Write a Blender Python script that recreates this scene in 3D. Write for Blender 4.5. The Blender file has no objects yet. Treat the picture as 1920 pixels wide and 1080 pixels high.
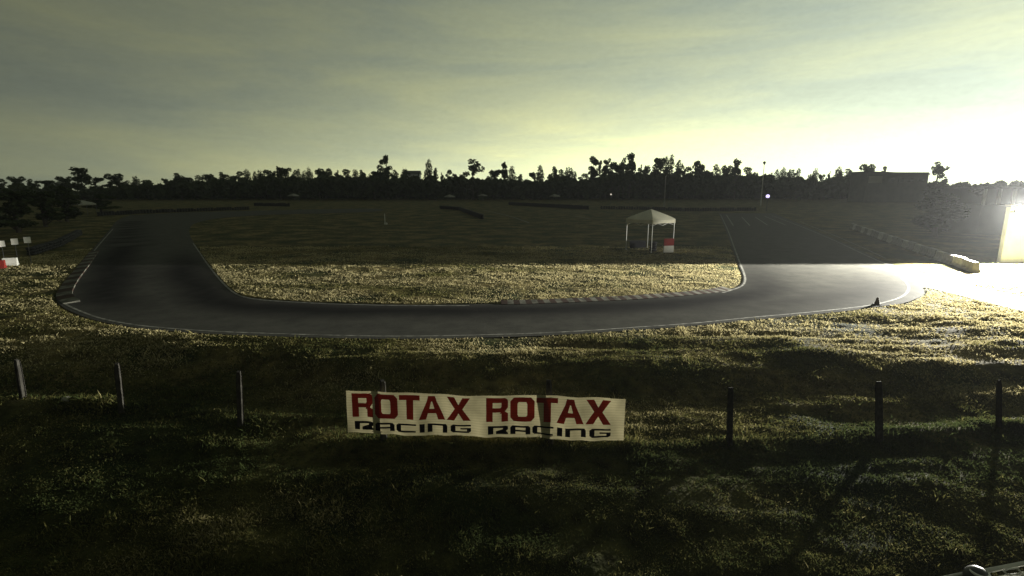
import bpy, bmesh, math, random
import numpy as np
from mathutils import Vector, Matrix
from mathutils.geometry import delaunay_2d_cdt
R = math.radians
random.seed(7); rng = np.random.default_rng(7)
scene = bpy.context.scene
col = scene.collection

# ------------------------------------------------------------------ camera
H, PITCH, F = 5.0, R(10.9), 960.0
cam_d = bpy.data.cameras.new('camera'); cam = bpy.data.objects.new('camera', cam_d); col.objects.link(cam)
cam_d.sensor_width = 36; cam_d.lens = 18.0; cam_d.clip_start = 0.1; cam_d.clip_end = 6000
cam.location = (0, 0, H); cam.rotation_euler = (R(90) - PITCH, 0, 0)
scene.camera = cam

# ------------------------------------------------------------------ colour management, world, lights
scene.view_settings.view_transform = 'Standard'; scene.view_settings.look = 'None'
scene.view_settings.exposure = 0.0; scene.view_settings.gamma = 1.0
world = bpy.data.worlds.new('World'); scene.world = world; world.use_nodes = True
wt = world.node_tree; wt.nodes.clear()
def wn(t, **k):
    n = wt.nodes.new(t)
    for a, b in k.items(): setattr(n, a, b)
    return n
def wm(op, a, b=None, clamp=False):
    n = wn('ShaderNodeMath', operation=op, use_clamp=clamp)
    for i, v in enumerate((a, b)):
        if v is None: continue
        if isinstance(v, (int, float)): n.inputs[i].default_value = v
        else: wt.links.new(v, n.inputs[i])
    return n.outputs[0]
tc = wn('ShaderNodeTexCoord'); sep = wn('ShaderNodeSeparateXYZ'); wt.links.new(tc.outputs['Generated'], sep.inputs[0])
sx, sy, sz = sep.outputs
az = wm('MULTIPLY', wm('ARCTAN2', sx, sy), 57.2958)
el = wm('MAXIMUM', wm('MULTIPLY', wm('ARCSINE', sz), 57.2958), 0.0)
def gauss(x, c, w):
    d = wm('DIVIDE', wm('SUBTRACT', x, c), w)
    return wm('EXPONENT', wm('MULTIPLY', wm('MULTIPLY', d, d), -1.0))
def expo(x, s): return wm('EXPONENT', wm('DIVIDE', x, -s))
# cloud streaks: noise on the sky dome (azimuth stretched against elevation)
cv = wn('ShaderNodeCombineXYZ'); wt.links.new(wm('MULTIPLY', az, 0.020), cv.inputs[0]); wt.links.new(wm('MULTIPLY', el, 0.125), cv.inputs[1])
cl = wn('ShaderNodeTexNoise'); cl.inputs['Scale'].default_value = 1.5; cl.inputs['Detail'].default_value = 7; cl.inputs['Roughness'].default_value = 0.58; cl.inputs['Distortion'].default_value = 0.35
wt.links.new(cv.outputs[0], cl.inputs['Vector'])
cv2 = wn('ShaderNodeCombineXYZ'); wt.links.new(wm('MULTIPLY', az, 0.45), cv2.inputs[0]); wt.links.new(wm('MULTIPLY', el, 0.9), cv2.inputs[1])
mot = wn('ShaderNodeTexNoise'); mot.inputs['Scale'].default_value = 2.4; mot.inputs['Detail'].default_value = 6; mot.inputs['Roughness'].default_value = 0.75; wt.links.new(cv2.outputs[0], mot.inputs['Vector'])
cloud = wm('ADD', wm('MULTIPLY', cl.outputs[0], 0.85), wm('MULTIPLY_ADD', mot.outputs[0], 0.24)); [n for n in wt.nodes if n.type == 'MATH' and n.operation == 'MULTIPLY_ADD'][-1].inputs[2].default_value = 0.46
def scaled(val, colr):
    n = wn('ShaderNodeVectorMath', operation='SCALE'); n.inputs[0].default_value = colr; wt.links.new(val, n.inputs['Scale']); return n.outputs[0]
def vadd(a, b):
    n = wn('ShaderNodeVectorMath', operation='ADD'); wt.links.new(a, n.inputs[0]); wt.links.new(b, n.inputs[1]); return n.outputs[0]
front = gauss(az, 28.0, 80.0)
town = wm('MULTIPLY', expo(el, 5.5), gauss(az, 22.0, 36.0))
right = wm('MULTIPLY', expo(el, 34.0), gauss(az, 56.0, 46.0))
hot = wm('MULTIPLY', expo(el, 9.0), gauss(az, 52.0, 22.0))
low = wm('MULTIPLY', expo(el, 8.0), front)
base = wm('ADD', wm('MULTIPLY', wm('MULTIPLY', front, expo(el, 60.0)), 0.205), 0.050)
s = vadd(scaled(base, (0.85, 0.94, 0.70)), scaled(wm('MULTIPLY', town, 1.40), (1.0, 0.98, 0.48)))
s = vadd(s, scaled(wm('MULTIPLY', right, 0.55), (0.86, 1.0, 0.84)))
s = vadd(s, scaled(wm('MULTIPLY', hot, 0.55), (0.95, 1.0, 0.95)))
s = vadd(s, scaled(wm('MULTIPLY', low, 0.13), (0.92, 1.0, 0.80)))
# yellower light on the brighter streaks of cloud
ctint = wn('ShaderNodeMix', data_type='RGBA'); ctint.inputs[6].default_value = (0.95, 1.0, 1.05, 1); ctint.inputs[7].default_value = (1.08, 1.05, 0.86, 1)
wt.links.new(wm('MULTIPLY', wm('SUBTRACT', cl.outputs[0], 0.38), 3.5, True), ctint.inputs[0])
mul = wn('ShaderNodeVectorMath', operation='MULTIPLY'); wt.links.new(s, mul.inputs[0]); wt.links.new(ctint.outputs[2], mul.inputs[1])
fin = wn('ShaderNodeVectorMath', operation='SCALE'); wt.links.new(mul.outputs[0], fin.inputs[0]); wt.links.new(cloud, fin.inputs['Scale'])
bg = wn('ShaderNodeBackground'); bg.inputs['Strength'].default_value = 1.0; wt.links.new(fin.outputs[0], bg.inputs['Color'])
wo = wn('ShaderNodeOutputWorld'); wt.links.new(bg.outputs[0], wo.inputs['Surface'])

# weak fill lamp added from the right behind the camera, for upright faces
sun_d = bpy.data.lights.new('fill_sun', 'SUN'); sun = bpy.data.objects.new('fill_sun', sun_d); col.objects.link(sun)
sun_d.energy = 0.09; sun_d.angle = R(4); sun_d.color = (1.0, 0.95, 0.66)
sun.rotation_euler = Vector((-0.88, 0.42, -0.16)).to_track_quat('-Z', 'Y').to_euler()
FLOOD_POWER = 300000.0

# ------------------------------------------------------------------ picture -> place helpers (used to survey positions on the ground)
UP = Vector((0, math.sin(PITCH), math.cos(PITCH))); FW = Vector((0, math.cos(PITCH), -math.sin(PITCH)))
def ray(px, py): return Vector((1, 0, 0)) * ((px - 960) / F) + UP * ((540 - py) / F) + FW
def gp(px, py, z=0.0):
    d = ray(px, py); t = (z - H) / d.z
    return Vector((0, 0, H)) + d * t
def pz(px, py, Y):
    d = ray(px, py); return Vector((0, 0, H)) + d * (Y / d.y)

# ------------------------------------------------------------------ object helpers
def tag(o, label=None, cat=None, group=None, kind=None):
    if label: o['label'] = label
    if cat: o['category'] = cat
    if group: o['group'] = group
    if kind: o['kind'] = kind
    return o
def empty(name, loc, label, cat, group=None, rz=0.0):
    o = bpy.data.objects.new(name, None); col.objects.link(o); o.location = loc; o.rotation_euler = (0, 0, rz); o.empty_display_size = 0.2
    return tag(o, label, cat, group)
class MB:
    def __init__(s): s.v = []; s.f = []; s.m = []
    def add(s, vs, fs, mi=0):
        k = len(s.v); s.v += [tuple(v) for v in vs]; s.f += [tuple(i + k for i in f) for f in fs]; s.m += [mi] * len(fs); return s
    def box(s, c, d, rz=0.0, mi=0, rot=None, ch=0.0):
        bm = bmesh.new(); bmesh.ops.create_cube(bm, size=1.0)
        for v in bm.verts: v.co = Vector((v.co.x * d[0], v.co.y * d[1], v.co.z * d[2]))
        if ch: bmesh.ops.bevel(bm, geom=bm.edges[:], offset=ch, segments=2, affect='EDGES')
        m = Matrix.Translation(c) @ (rot.to_4x4() if rot else Matrix.Rotation(rz, 4, 'Z'))
        bm.verts.index_update()
        s.add([m @ v.co for v in bm.verts], [[v.index for v in f.verts] for f in bm.faces], mi); bm.free(); return s
    def tube(s, a, b, r0, r1=None, n=8, mi=0, cap=True):
        a = Vector(a); b = Vector(b); r1 = r0 if r1 is None else r1
        q = (b - a).to_track_quat('Z', 'Y')
        ring = [q @ Vector((math.cos(2 * math.pi * i / n), math.sin(2 * math.pi * i / n), 0)) for i in range(n)]
        vs = [a + p * r0 for p in ring] + [b + p * r1 for p in ring]
        fs = [(i, (i + 1) % n, n + (i + 1) % n, n + i) for i in range(n)]
        if cap: fs += [tuple(range(n - 1, -1, -1)), tuple(range(n, 2 * n))]
        return s.add(vs, fs, mi)
    def torus(s, c, R0, r, n=12, k=6, mi=0, sz=1.0):
        vs = []; fs = []
        for i in range(n):
            a = 2 * math.pi * i / n
            for j in range(k):
                b = 2 * math.pi * j / k
                vs.append((c[0] + (R0 + r * math.cos(b)) * math.cos(a), c[1] + (R0 + r * math.cos(b)) * math.sin(a), c[2] + r * sz * math.sin(b)))
        for i in range(n):
            for j in range(k):
                fs.append((i * k + j, ((i + 1) % n) * k + j, ((i + 1) % n) * k + (j + 1) % k, i * k + (j + 1) % k))
        return s.add(vs, fs, mi)
    def sphere(s, c, r, n=12, m=8, mi=0):
        vs = [(c[0], c[1], c[2] + r)]; fs = []
        for i in range(1, m):
            t = math.pi * i / m
            for j in range(n):
                a = 2 * math.pi * j / n; vs.append((c[0] + r * math.sin(t) * math.cos(a), c[1] + r * math.sin(t) * math.sin(a), c[2] + r * math.cos(t)))
        vs.append((c[0], c[1], c[2] - r)); L = len(vs) - 1
        for j in range(n): fs.append((0, 1 + j, 1 + (j + 1) % n)); fs.append((L, L - n + (j + 1) % n, L - n + j))
        for i in range(m - 2):
            for j in range(n): fs.append((1 + i * n + j, 1 + (i + 1) * n + j, 1 + (i + 1) * n + (j + 1) % n, 1 + i * n + (j + 1) % n))
        return s.add(vs, fs, mi)
    def build(s, name, mats, parent=None, smooth=False):
        me = bpy.data.meshes.new(name); me.from_pydata(s.v, [], s.f)
        for m in (mats if isinstance(mats, (list, tuple)) else [mats]): me.materials.append(m)
        me.polygons.foreach_set('material_index', s.m)
        if smooth: me.polygons.foreach_set('use_smooth', [True] * len(me.polygons))
        me.update(); o = bpy.data.objects.new(name, me); col.objects.link(o)
        if parent: o.parent = parent
        return o
def copy_tree(o, parent=None):
    c = o.copy(); col.objects.link(c); c.parent = parent
    for ch in o.children: copy_tree(ch, c)
    return c

# ------------------------------------------------------------------ materials
def mat(name, c=(0.5, 0.5, 0.5), rough=0.8, c2=None, scale=8.0, spec=0.3, metal=0.0, bump=0.0, bscale=30.0, detail=6.0):
    m = bpy.data.materials.new(name); m.use_nodes = True; t = m.node_tree; p = t.nodes['Principled BSDF']
    p.inputs['Base Color'].default_value = (*c, 1); p.inputs['Roughness'].default_value = rough; p.inputs['Metallic'].default_value = metal
    p.inputs['Specular IOR Level'].default_value = spec
    tcn = t.nodes.new('ShaderNodeTexCoord')
    if c2:
        n = t.nodes.new('ShaderNodeTexNoise'); n.inputs['Scale'].default_value = scale; n.inputs['Detail'].default_value = detail
        t.links.new(tcn.outputs['Object'], n.inputs['Vector'])
        r = t.nodes.new('ShaderNodeValToRGB'); r.color_ramp.elements[0].position = 0.35; r.color_ramp.elements[1].position = 0.65
        r.color_ramp.elements[0].color = (*c, 1); r.color_ramp.elements[1].color = (*c2, 1)
        t.links.new(n.outputs[0], r.inputs[0]); t.links.new(r.outputs[0], p.inputs['Base Color'])
    if bump:
        n = t.nodes.new('ShaderNodeTexNoise'); n.inputs['Scale'].default_value = bscale; n.inputs['Detail'].default_value = 4
        t.links.new(tcn.outputs['Object'], n.inputs['Vector'])
        b = t.nodes.new('ShaderNodeBump'); b.inputs['Strength'].default_value = bump; b.inputs['Distance'].default_value = 0.02
        t.links.new(n.outputs[0], b.inputs['Height']); t.links.new(b.outputs[0], p.inputs['Normal'])
    return m
def emit(name, c, strength):
    m = mat(name, (0.6, 0.6, 0.6)); p = m.node_tree.nodes['Principled BSDF']
    p.inputs['Emission Color'].default_value = (*c, 1); p.inputs['Emission Strength'].default_value = strength; return m
M = dict(
    line=mat('road_paint', (0.27, 0.265, 0.235), 0.9, (0.085, 0.083, 0.074), 3.5, spec=0.1),
    kerb_w=mat('kerb_white', (0.19, 0.185, 0.155), 0.9, (0.075, 0.073, 0.062), 3.0, spec=0.05), kerb_r=mat('kerb_red', (0.07, 0.045, 0.038), 0.9, (0.045, 0.035, 0.03), 4.0, spec=0.05),
    post=mat('weathered_post', (0.032, 0.030, 0.026), 0.95, (0.062, 0.058, 0.05), 9.0, spec=0.1, bump=0.5, bscale=40),
    conc=mat('concrete', (0.30, 0.29, 0.26), 0.9, (0.40, 0.38, 0.34), 3.0, bump=0.4, bscale=25),
    conc_d=mat('dark_concrete', (0.16, 0.155, 0.14), 0.9, (0.24, 0.23, 0.21), 3.0, bump=0.4, bscale=25),
    white=mat('white_plastic', (0.72, 0.71, 0.66), 0.55, (0.6, 0.59, 0.54), 2.0), red=mat('red_plastic', (0.26, 0.03, 0.024), 0.6, (0.19, 0.028, 0.024), 2.0, spec=0.15),
    canvas=mat('tent_canvas', (0.62, 0.60, 0.48), 0.85, (0.54, 0.52, 0.42), 1.5), metal=mat('pale_metal', (0.55, 0.55, 0.52), 0.4, spec=0.5, metal=0.3),
    dmetal=mat('dark_metal', (0.05, 0.05, 0.05), 0.5, spec=0.5), dark_tone=mat('tyre_rubber', (0.018, 0.018, 0.019), 0.8),
    dark=mat('dark_cloth', (0.015, 0.016, 0.02), 0.9), wall=mat('white_render', (0.74, 0.76, 0.77), 0.85, (0.60, 0.62, 0.63), 1.2, bump=0.2),
    dwall=mat('grey_block', (0.10, 0.105, 0.10), 0.9, (0.13, 0.13, 0.12), 0.6), roof=mat('roof_sheet', (0.05, 0.05, 0.05), 0.6, (0.07, 0.07, 0.065), 1.0),
    bark=mat('bark', (0.05, 0.042, 0.033), 0.95, (0.08, 0.07, 0.055), 3.0), stone=mat('pale_stone', (0.35, 0.34, 0.3), 0.9, (0.25, 0.24, 0.21), 6.0),
    glass=mat('dark_glass', (0.02, 0.022, 0.025), 0.1, spec=0.6), alu=mat('cream_painted_metal', (0.80, 0.79, 0.72), 0.35, (0.74, 0.73, 0.66), 5.0, spec=0.5),
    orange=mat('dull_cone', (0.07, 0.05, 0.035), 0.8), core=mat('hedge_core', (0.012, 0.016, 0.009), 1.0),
)
def foliage_mat(name, c, c2, trans=0.3):
    m = bpy.data.materials.new(name); m.use_nodes = True; t = m.node_tree; t.nodes.clear()
    o = t.nodes.new('ShaderNodeOutputMaterial'); d = t.nodes.new('ShaderNodeBsdfDiffuse'); tr = t.nodes.new('ShaderNodeBsdfTranslucent'); mx = t.nodes.new('ShaderNodeMixShader')
    mx.inputs[0].default_value = trans; g = t.nodes.new('ShaderNodeNewGeometry'); n = t.nodes.new('ShaderNodeTexNoise'); n.inputs['Scale'].default_value = 0.9; n.inputs['Detail'].default_value = 3
    t.links.new(g.outputs['Position'], n.inputs['Vector']); r = t.nodes.new('ShaderNodeValToRGB')
    r.color_ramp.elements[0].position = 0.38; r.color_ramp.elements[1].position = 0.62
    r.color_ramp.elements[0].color = (*c, 1); r.color_ramp.elements[1].color = (*c2, 1)
    t.links.new(n.outputs[0], r.inputs[0]); t.links.new(r.outputs[0], d.inputs[0]); t.links.new(r.outputs[0], tr.inputs[0])
    t.links.new(d.outputs[0], mx.inputs[1]); t.links.new(tr.outputs[0], mx.inputs[2]); t.links.new(mx.outputs[0], o.inputs[0]); return m
M['leaf'] = foliage_mat('leaves', (0.030, 0.042, 0.018), (0.055, 0.070, 0.028))
M['leaf2'] = foliage_mat('pale_leaves', (0.045, 0.058, 0.028), (0.075, 0.085, 0.045), 0.4)

# ------------------------------------------------------------------ noise for the terrain
def vnoise(x, y, seed=0):
    xi = np.floor(x).astype(np.int64); yi = np.floor(y).astype(np.int64); fx = x - xi; fy = y - yi
    fx = fx * fx * (3 - 2 * fx); fy = fy * fy * (3 - 2 * fy)
    def h(a, b):
        n = (a * 374761393 + b * 668265263 + seed * 974634777) & 0x7fffffff
        n = ((n ^ (n >> 13)) * 1274126177) & 0x7fffffff
        return ((n ^ (n >> 16)) & 0xffff) / 65535.0
    return (h(xi, yi) * (1 - fx) + h(xi + 1, yi) * fx) * (1 - fy) + (h(xi, yi + 1) * (1 - fx) + h(xi + 1, yi + 1) * fx) * fy
def fbm(x, y, o=4, seed=0):
    s = 0; a = 0.5
    for i in range(o): s = s + a * (vnoise(x, y, seed + i) - 0.5); x = x * 2.07; y = y * 2.03; a *= 0.5
    return s
def sstep(a, b, x):
    t = np.clip((x - a) / (b - a), 0, 1); return t * t * (3 - 2 * t)

# ------------------------------------------------------------------ the track outline, surveyed from the photograph, on the ground
OUT = [(1452, 400), (1500, 420), (1560, 446), (1620, 473), (1669, 494), (1747, 516), (1822, 535), (1920, 556), (2050, 582)]
LOW = [(2050, 622), (1916, 583), (1804, 555), (1745, 541), (1731, 540), (1733, 548), (1722, 558), (1691, 569), (1644, 575), (1597, 582), (1500, 592), (1400, 601), (1300, 611), (1200, 618), (1100, 625), (1000, 630), (900, 633),
       (800, 635), (700, 635), (600, 633), (500, 630), (400, 626), (300, 619), (240, 612), (190, 603), (150, 591), (118, 576), (106, 562), (110, 546), (125, 526), (150, 497), (180, 460), (206, 430), (222, 412), (245, 403)]
FAR = [(350, 398), (520, 394), (700, 391), (700, 397), (520, 402), (420, 408), (368, 418), (354, 432)]
INN = [(358, 446), (368, 462), (380, 482), (395, 503), (410, 522), (425, 538), (440, 549), (460, 556), (500, 561), (540, 564), (600, 567), (700, 570), (800, 571), (900, 570), (1000, 568), (1100, 564),
       (1200, 559), (1280, 553), (1340, 547), (1372, 541), (1388, 534), (1393, 524), (1391, 512), (1383, 492), (1372, 462), (1360, 430), (1348, 400)]
def catmull(P, n=6):
    out = []
    for i in range(len(P) - 1):
        p0, p1, p2, p3 = P[max(i - 1, 0)], P[i], P[i + 1], P[min(i + 2, len(P) - 1)]
        for k in range(n):
            t = k / n
            out.append(tuple(0.5 * ((2 * b) + (-a + c) * t + (2 * a - 5 * b + 4 * c - d) * t * t + (-a + 3 * b - 3 * c + d) * t ** 3) for a, b, c, d in zip(p0, p1, p2, p3)))
    out.append(tuple(P[-1])); return out
def ground_line(px, n=5): return [tuple(v) for v in catmull([tuple(gp(x, y)[:2]) for x, y in px], n)]
g_out, g_low, g_far, g_inn = (ground_line(P, 4) for P in (OUT, LOW, FAR, INN))
poly = g_out + g_low + g_far + g_inn
POLY = np.array(poly)
def inside(P, x, y):
    r = np.zeros(x.shape, bool); n = len(P)
    for i in range(n):
        x1, y1 = P[i]; x2, y2 = P[(i + 1) % n]
        c = ((y1 > y) != (y2 > y)); r ^= c & (x < (x2 - x1) * (y - y1) / (y2 - y1 + 1e-12) + x1)
    return r
def dist_line(P, x, y, closed=False):
    d = np.full(x.shape, 1e9); n = len(P)
    for i in range(n if closed else n - 1):
        x1, y1 = P[i]; x2, y2 = P[(i + 1) % n]; dx, dy = x2 - x1, y2 - y1; L = dx * dx + dy * dy + 1e-12
        t = np.clip(((x - x1) * dx + (y - y1) * dy) / L, 0, 1); d = np.minimum(d, np.hypot(x - x1 - t * dx, y - y1 - t * dy))
    return d

# ------------------------------------------------------------------ terrain height: flat field, a bank in front of the track, low ground at the fence
FZ = -0.62
POSTS = [((30, 675), (45, 755)), ((218, 682), (229, 776)), ((447, 697), (452, 801)), ((717, 714), (720, 832)), ((1029, 713), (1033, 839)), ((1371, 727), (1367, 839)), ((1649, 715), (1648, 829)), ((1875, 712), (1872, 806))]
pb = [gp(*b, FZ) for a, b in POSTS]
fx_, fy_ = np.array([p.x for p in pb]), np.array([p.y for p in pb])
def fence_y(x): return np.interp(x, fx_, fy_)
def height(x, y):
    near = 1 - sstep(60, 110, np.hypot(x, y))
    w = fbm(x * 0.25, y * 0.25, 3, 5) * 1.6
    fy = fence_y(x)
    bank = 0.45 * sstep(fy + 2.4 + w, fy + 3.9 + w, y) + 0.55 * sstep(fy + 0.3, fy + 5.5 + w, y)
    z = FZ * (1 - bank) - 0.34 * (1 - sstep(fy - 4.5, fy - 0.5, y))
    bump = fbm(x * 0.55, y * 0.8, 4, 11) * 0.15 + fbm(x * 2.4, y * 2.8, 3, 23) * 0.07
    ridge = np.exp(-((y - fy - 0.15 - w * 0.3) / 0.45) ** 2) * 0.10
    ridge = ridge + np.exp(-((y - fy + 3.3 - w * 0.6) / 0.55) ** 2) * 0.06 * sstep(-14, -4, -x + 3)
    furrow = fbm(x * 0.22 + 3.1, y * 1.5, 3, 31) * 0.34 * sstep(-3.5, 0.5, y - fy) * (1 - sstep(18, 24, y))
    return (z + (bump + ridge + furrow) * near)
def terrain(x, y, mask=True):
    z = height(x, y)
    if mask:
        d = dist_line(poly, x, y, True); ins = inside(poly, x, y)
        sd = np.where(ins, -d, d)
        k = sstep(0.05, 1.6, sd); z = z * k + 0.012 * (1 - k)
        lip = np.where(sd > 0.12, 0.0, -0.05); z = np.where(sd <= 0.12, -0.05, z)
        far = (y > 47) | (np.abs(x) > 36); z = np.where(far, np.where(sd < 3, -0.06, z * 0.5 - 0.02), z)
    return z
def axis(a, b, step, lo, hi, g=1.16):
    c = list(np.arange(a, b + 1e-6, step)); s = step
    while c[-1] < hi: s *= g; c.append(c[-1] + s)
    s = step; L = []
    x = a
    while x > lo: s *= g; x -= s; L.append(x)
    return np.array(L[::-1] + c)
gx, gy = axis(-34, 38, 0.17, -1500, 1500), axis(4.0, 46, 0.16, -300, 1900)
GX, GY = np.meshgrid(gx, gy); GZ = terrain(GX, GY)
def grid_mesh(name, X, Y, Z, m):
    ny, nx = X.shape; me = bpy.data.meshes.new(name)
    v = np.stack([X, Y, Z], -1).reshape(-1, 3).astype(np.float32); i = np.arange(ny * nx).reshape(ny, nx)
    q = np.stack([i[:-1, :-1], i[:-1, 1:], i[1:, 1:], i[1:, :-1]], -1).reshape(-1, 4)
    me.vertices.add(len(v)); me.vertices.foreach_set('co', v.ravel()); me.loops.add(q.size); me.loops.foreach_set('vertex_index', q.ravel())
    me.polygons.add(len(q)); me.polygons.foreach_set('loop_start', np.arange(len(q)) * 4); me.polygons.foreach_set('loop_total', np.full(len(q), 4))
    me.polygons.foreach_set('use_smooth', np.ones(len(q), bool)); me.materials.append(m); me.update(); me.validate()
    o = bpy.data.objects.new(name, me); col.objects.link(o); return o
def ground_mat():
    m = bpy.data.materials.new('dry_grass_ground'); m.use_nodes = True; t = m.node_tree; p = t.nodes['Principled BSDF']; p.inputs['Roughness'].default_value = 1.0; p.inputs['Specular IOR Level'].default_value = 0.05
    g = t.nodes.new('ShaderNodeNewGeometry')
    def noise(sc, det=6, vec=None):
        n = t.nodes.new('ShaderNodeTexNoise'); n.inputs['Scale'].default_value = sc; n.inputs['Detail'].default_value = det; t.links.new(g.outputs['Position'], n.inputs['Vector']); return n.outputs[0]
    def ramp(src, stops):
        r = t.nodes.new('ShaderNodeValToRGB'); e = r.color_ramp.elements
        while len(e) < len(stops): e.new(0.5)
        for k, (pos, c) in enumerate(stops): e[k].position = pos; e[k].color = (*c, 1)
        t.links.new(src, r.inputs[0]); return r.outputs[0]
    big = ramp(noise(0.35), [(0.36, (0.032, 0.042, 0.014)), (0.50, (0.078, 0.070, 0.026)), (0.62, (0.150, 0.122, 0.052))])
    fine = ramp(noise(2.6, 8), [(0.32, (0.40, 0.38, 0.36)), (0.52, (0.95, 0.95, 0.95)), (0.72, (1.5, 1.42, 1.25))])
    x = t.nodes.new('ShaderNodeMix'); x.data_type = 'RGBA'; x.blend_type = 'MULTIPLY'; x.inputs[0].default_value = 1.0; t.links.new(big, x.inputs[6]); t.links.new(fine, x.inputs[7])
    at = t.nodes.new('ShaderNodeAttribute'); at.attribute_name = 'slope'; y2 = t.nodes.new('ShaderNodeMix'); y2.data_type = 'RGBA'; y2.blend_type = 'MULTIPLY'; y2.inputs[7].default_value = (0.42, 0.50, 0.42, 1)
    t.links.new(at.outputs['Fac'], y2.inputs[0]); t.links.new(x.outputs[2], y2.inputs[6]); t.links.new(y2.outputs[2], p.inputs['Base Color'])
    b = t.nodes.new('ShaderNodeBump'); b.inputs['Strength'].default_value = 0.8; b.inputs['Distance'].default_value = 0.06; t.links.new(noise(9.0, 8), b.inputs['Height']); t.links.new(b.outputs[0], p.inputs['Normal'])
    return m
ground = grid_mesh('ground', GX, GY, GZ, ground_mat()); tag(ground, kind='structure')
ga = ground.data.attributes.new('slope', 'FLOAT', 'POINT'); ga.data.foreach_set('value', (1 - sstep(-1.5, 2.5, GY - fence_y(GX) + fbm(GX * .5, GY * .5, 3, 8) * 2)).ravel().astype(np.float32))  # greener turf on the near slope, darkened as well for its shade

# ------------------------------------------------------------------ asphalt
def asphalt_mat():
    m = bpy.data.materials.new('asphalt'); m.use_nodes = True; t = m.node_tree; p = t.nodes['Principled BSDF']; p.inputs['Specular IOR Level'].default_value = 0.01
    g = t.nodes.new('ShaderNodeNewGeometry'); at = t.nodes.new('ShaderNodeAttribute'); at.attribute_name = 'dark_tone'
    n = t.nodes.new('ShaderNodeTexNoise'); n.inputs['Scale'].default_value = 0.9; n.inputs['Detail'].default_value = 10; n.inputs['Roughness'].default_value = 0.72; t.links.new(g.outputs['Position'], n.inputs['Vector'])
    r = t.nodes.new('ShaderNodeValToRGB'); r.color_ramp.elements[0].position = 0.3; r.color_ramp.elements[1].position = 0.7; r.color_ramp.elements[0].color = (0.046, 0.046, 0.042, 1); r.color_ramp.elements[1].color = (0.084, 0.082, 0.072, 1); t.links.new(n.outputs[0], r.inputs[0])
    f = t.nodes.new('ShaderNodeTexNoise'); f.inputs['Scale'].default_value = 14; f.inputs['Detail'].default_value = 3; t.links.new(g.outputs['Position'], f.inputs['Vector'])
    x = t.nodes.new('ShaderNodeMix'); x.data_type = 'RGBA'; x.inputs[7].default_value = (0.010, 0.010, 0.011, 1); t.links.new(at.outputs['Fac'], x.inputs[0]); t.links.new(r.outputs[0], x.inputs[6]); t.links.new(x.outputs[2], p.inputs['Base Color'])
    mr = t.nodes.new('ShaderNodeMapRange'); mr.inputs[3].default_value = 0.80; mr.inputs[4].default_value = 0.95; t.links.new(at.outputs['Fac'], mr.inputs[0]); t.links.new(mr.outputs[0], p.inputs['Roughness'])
    b = t.nodes.new('ShaderNodeBump'); b.inputs['Strength'].default_value = 0.9; b.inputs['Distance'].default_value = 0.008; t.links.new(f.outputs[0], b.inputs['Height']); t.links.new(b.outputs[0], p.inputs['Normal']); return m
def build_asphalt():
    ax, ay = np.meshgrid(np.concatenate([np.arange(-60, 50, 0.9)]), np.concatenate([np.arange(16, 45, 0.6), np.arange(45, 130, 4)]))
    ax = ax.ravel() + rng.uniform(-.1, .1, ax.size); ay = ay.ravel() + rng.uniform(-.1, .1, ay.size)
    k = inside(poly, ax, ay) & (dist_line(poly, ax, ay, True) > 0.25)
    pts = [Vector(p) for p in poly] + [Vector((a, b)) for a, b in zip(ax[k], ay[k])]
    n = len(poly); v, e, f, _, _, _ = delaunay_2d_cdt(pts, [(i, (i + 1) % n) for i in range(n)], [], 0, 1e-5)
    V = np.array([tuple(q) for q in v]); cen = np.array([V[list(q)].mean(0) for q in f]); ok = inside(poly, cen[:, 0], cen[:, 1])
    me = bpy.data.meshes.new('track'); me.from_pydata([(a, b, 0.0) for a, b in V], [], [tuple(q) for q, o in zip(f, ok) if o])
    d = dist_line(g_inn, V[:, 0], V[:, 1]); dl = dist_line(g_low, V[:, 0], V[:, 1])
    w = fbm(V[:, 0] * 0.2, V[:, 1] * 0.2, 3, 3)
    dark_band = np.exp(-((d - 1.35 - w) / 1.25) ** 2) * sstep(-30, -20, V[:, 0]) * (1 - sstep(11, 20, V[:, 0])) * 0.9  # darker band along the inner edge of the asphalt
    dark_band = np.maximum(dark_band, np.exp(-((dl - 1.9 - w) / 1.3) ** 2) * (1 - sstep(-20, -13, V[:, 0])) * 0.9)
    dark_band = np.maximum(dark_band, np.exp(-((dl - 2.1 - w) / 1.2) ** 2) * sstep(7, 13, V[:, 0]) * (1 - sstep(17, 23, V[:, 0])) * 0.55)
    a = me.attributes.new('dark_tone', 'FLOAT', 'POINT'); a.data.foreach_set('value', dark_band.astype(np.float32))
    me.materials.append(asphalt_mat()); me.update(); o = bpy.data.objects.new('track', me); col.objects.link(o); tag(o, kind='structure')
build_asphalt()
def ribbon(mb, P, w, z, mi=0, taper=None):
    P = [Vector((p[0], p[1])) for p in P]; vs = []
    for i, p in enumerate(P):
        d = (P[min(i + 1, len(P) - 1)] - P[max(i - 1, 0)]).normalized(); n = Vector((-d.y, d.x))
        vs += [(p + n * w / 2).to_3d() + Vector((0, 0, z)), (p - n * w / 2).to_3d() + Vector((0, 0, z))]
    return mb.add(vs, [(2 * i, 2 * i + 1, 2 * i + 3, 2 * i + 2) for i in range(len(P) - 1)], mi)
mk = MB()
ribbon(mk, ground_line([(1690, 522), (1698, 528), (1704, 539), (1699, 550), (1682, 560), (1644, 570), (1597, 577), (1500, 587), (1400, 596), (1300, 606), (1200, 613), (1100, 620), (1000, 625), (900, 628), (800, 630), (700, 630), (600, 628), (500, 625), (400, 621), (300, 614), (240, 607), (190, 597), (155, 585), (124, 571), (112, 560), (116, 546), (131, 526), (156, 497), (185, 460), (212, 429)], 6), 0.10, 0.004)
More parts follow.
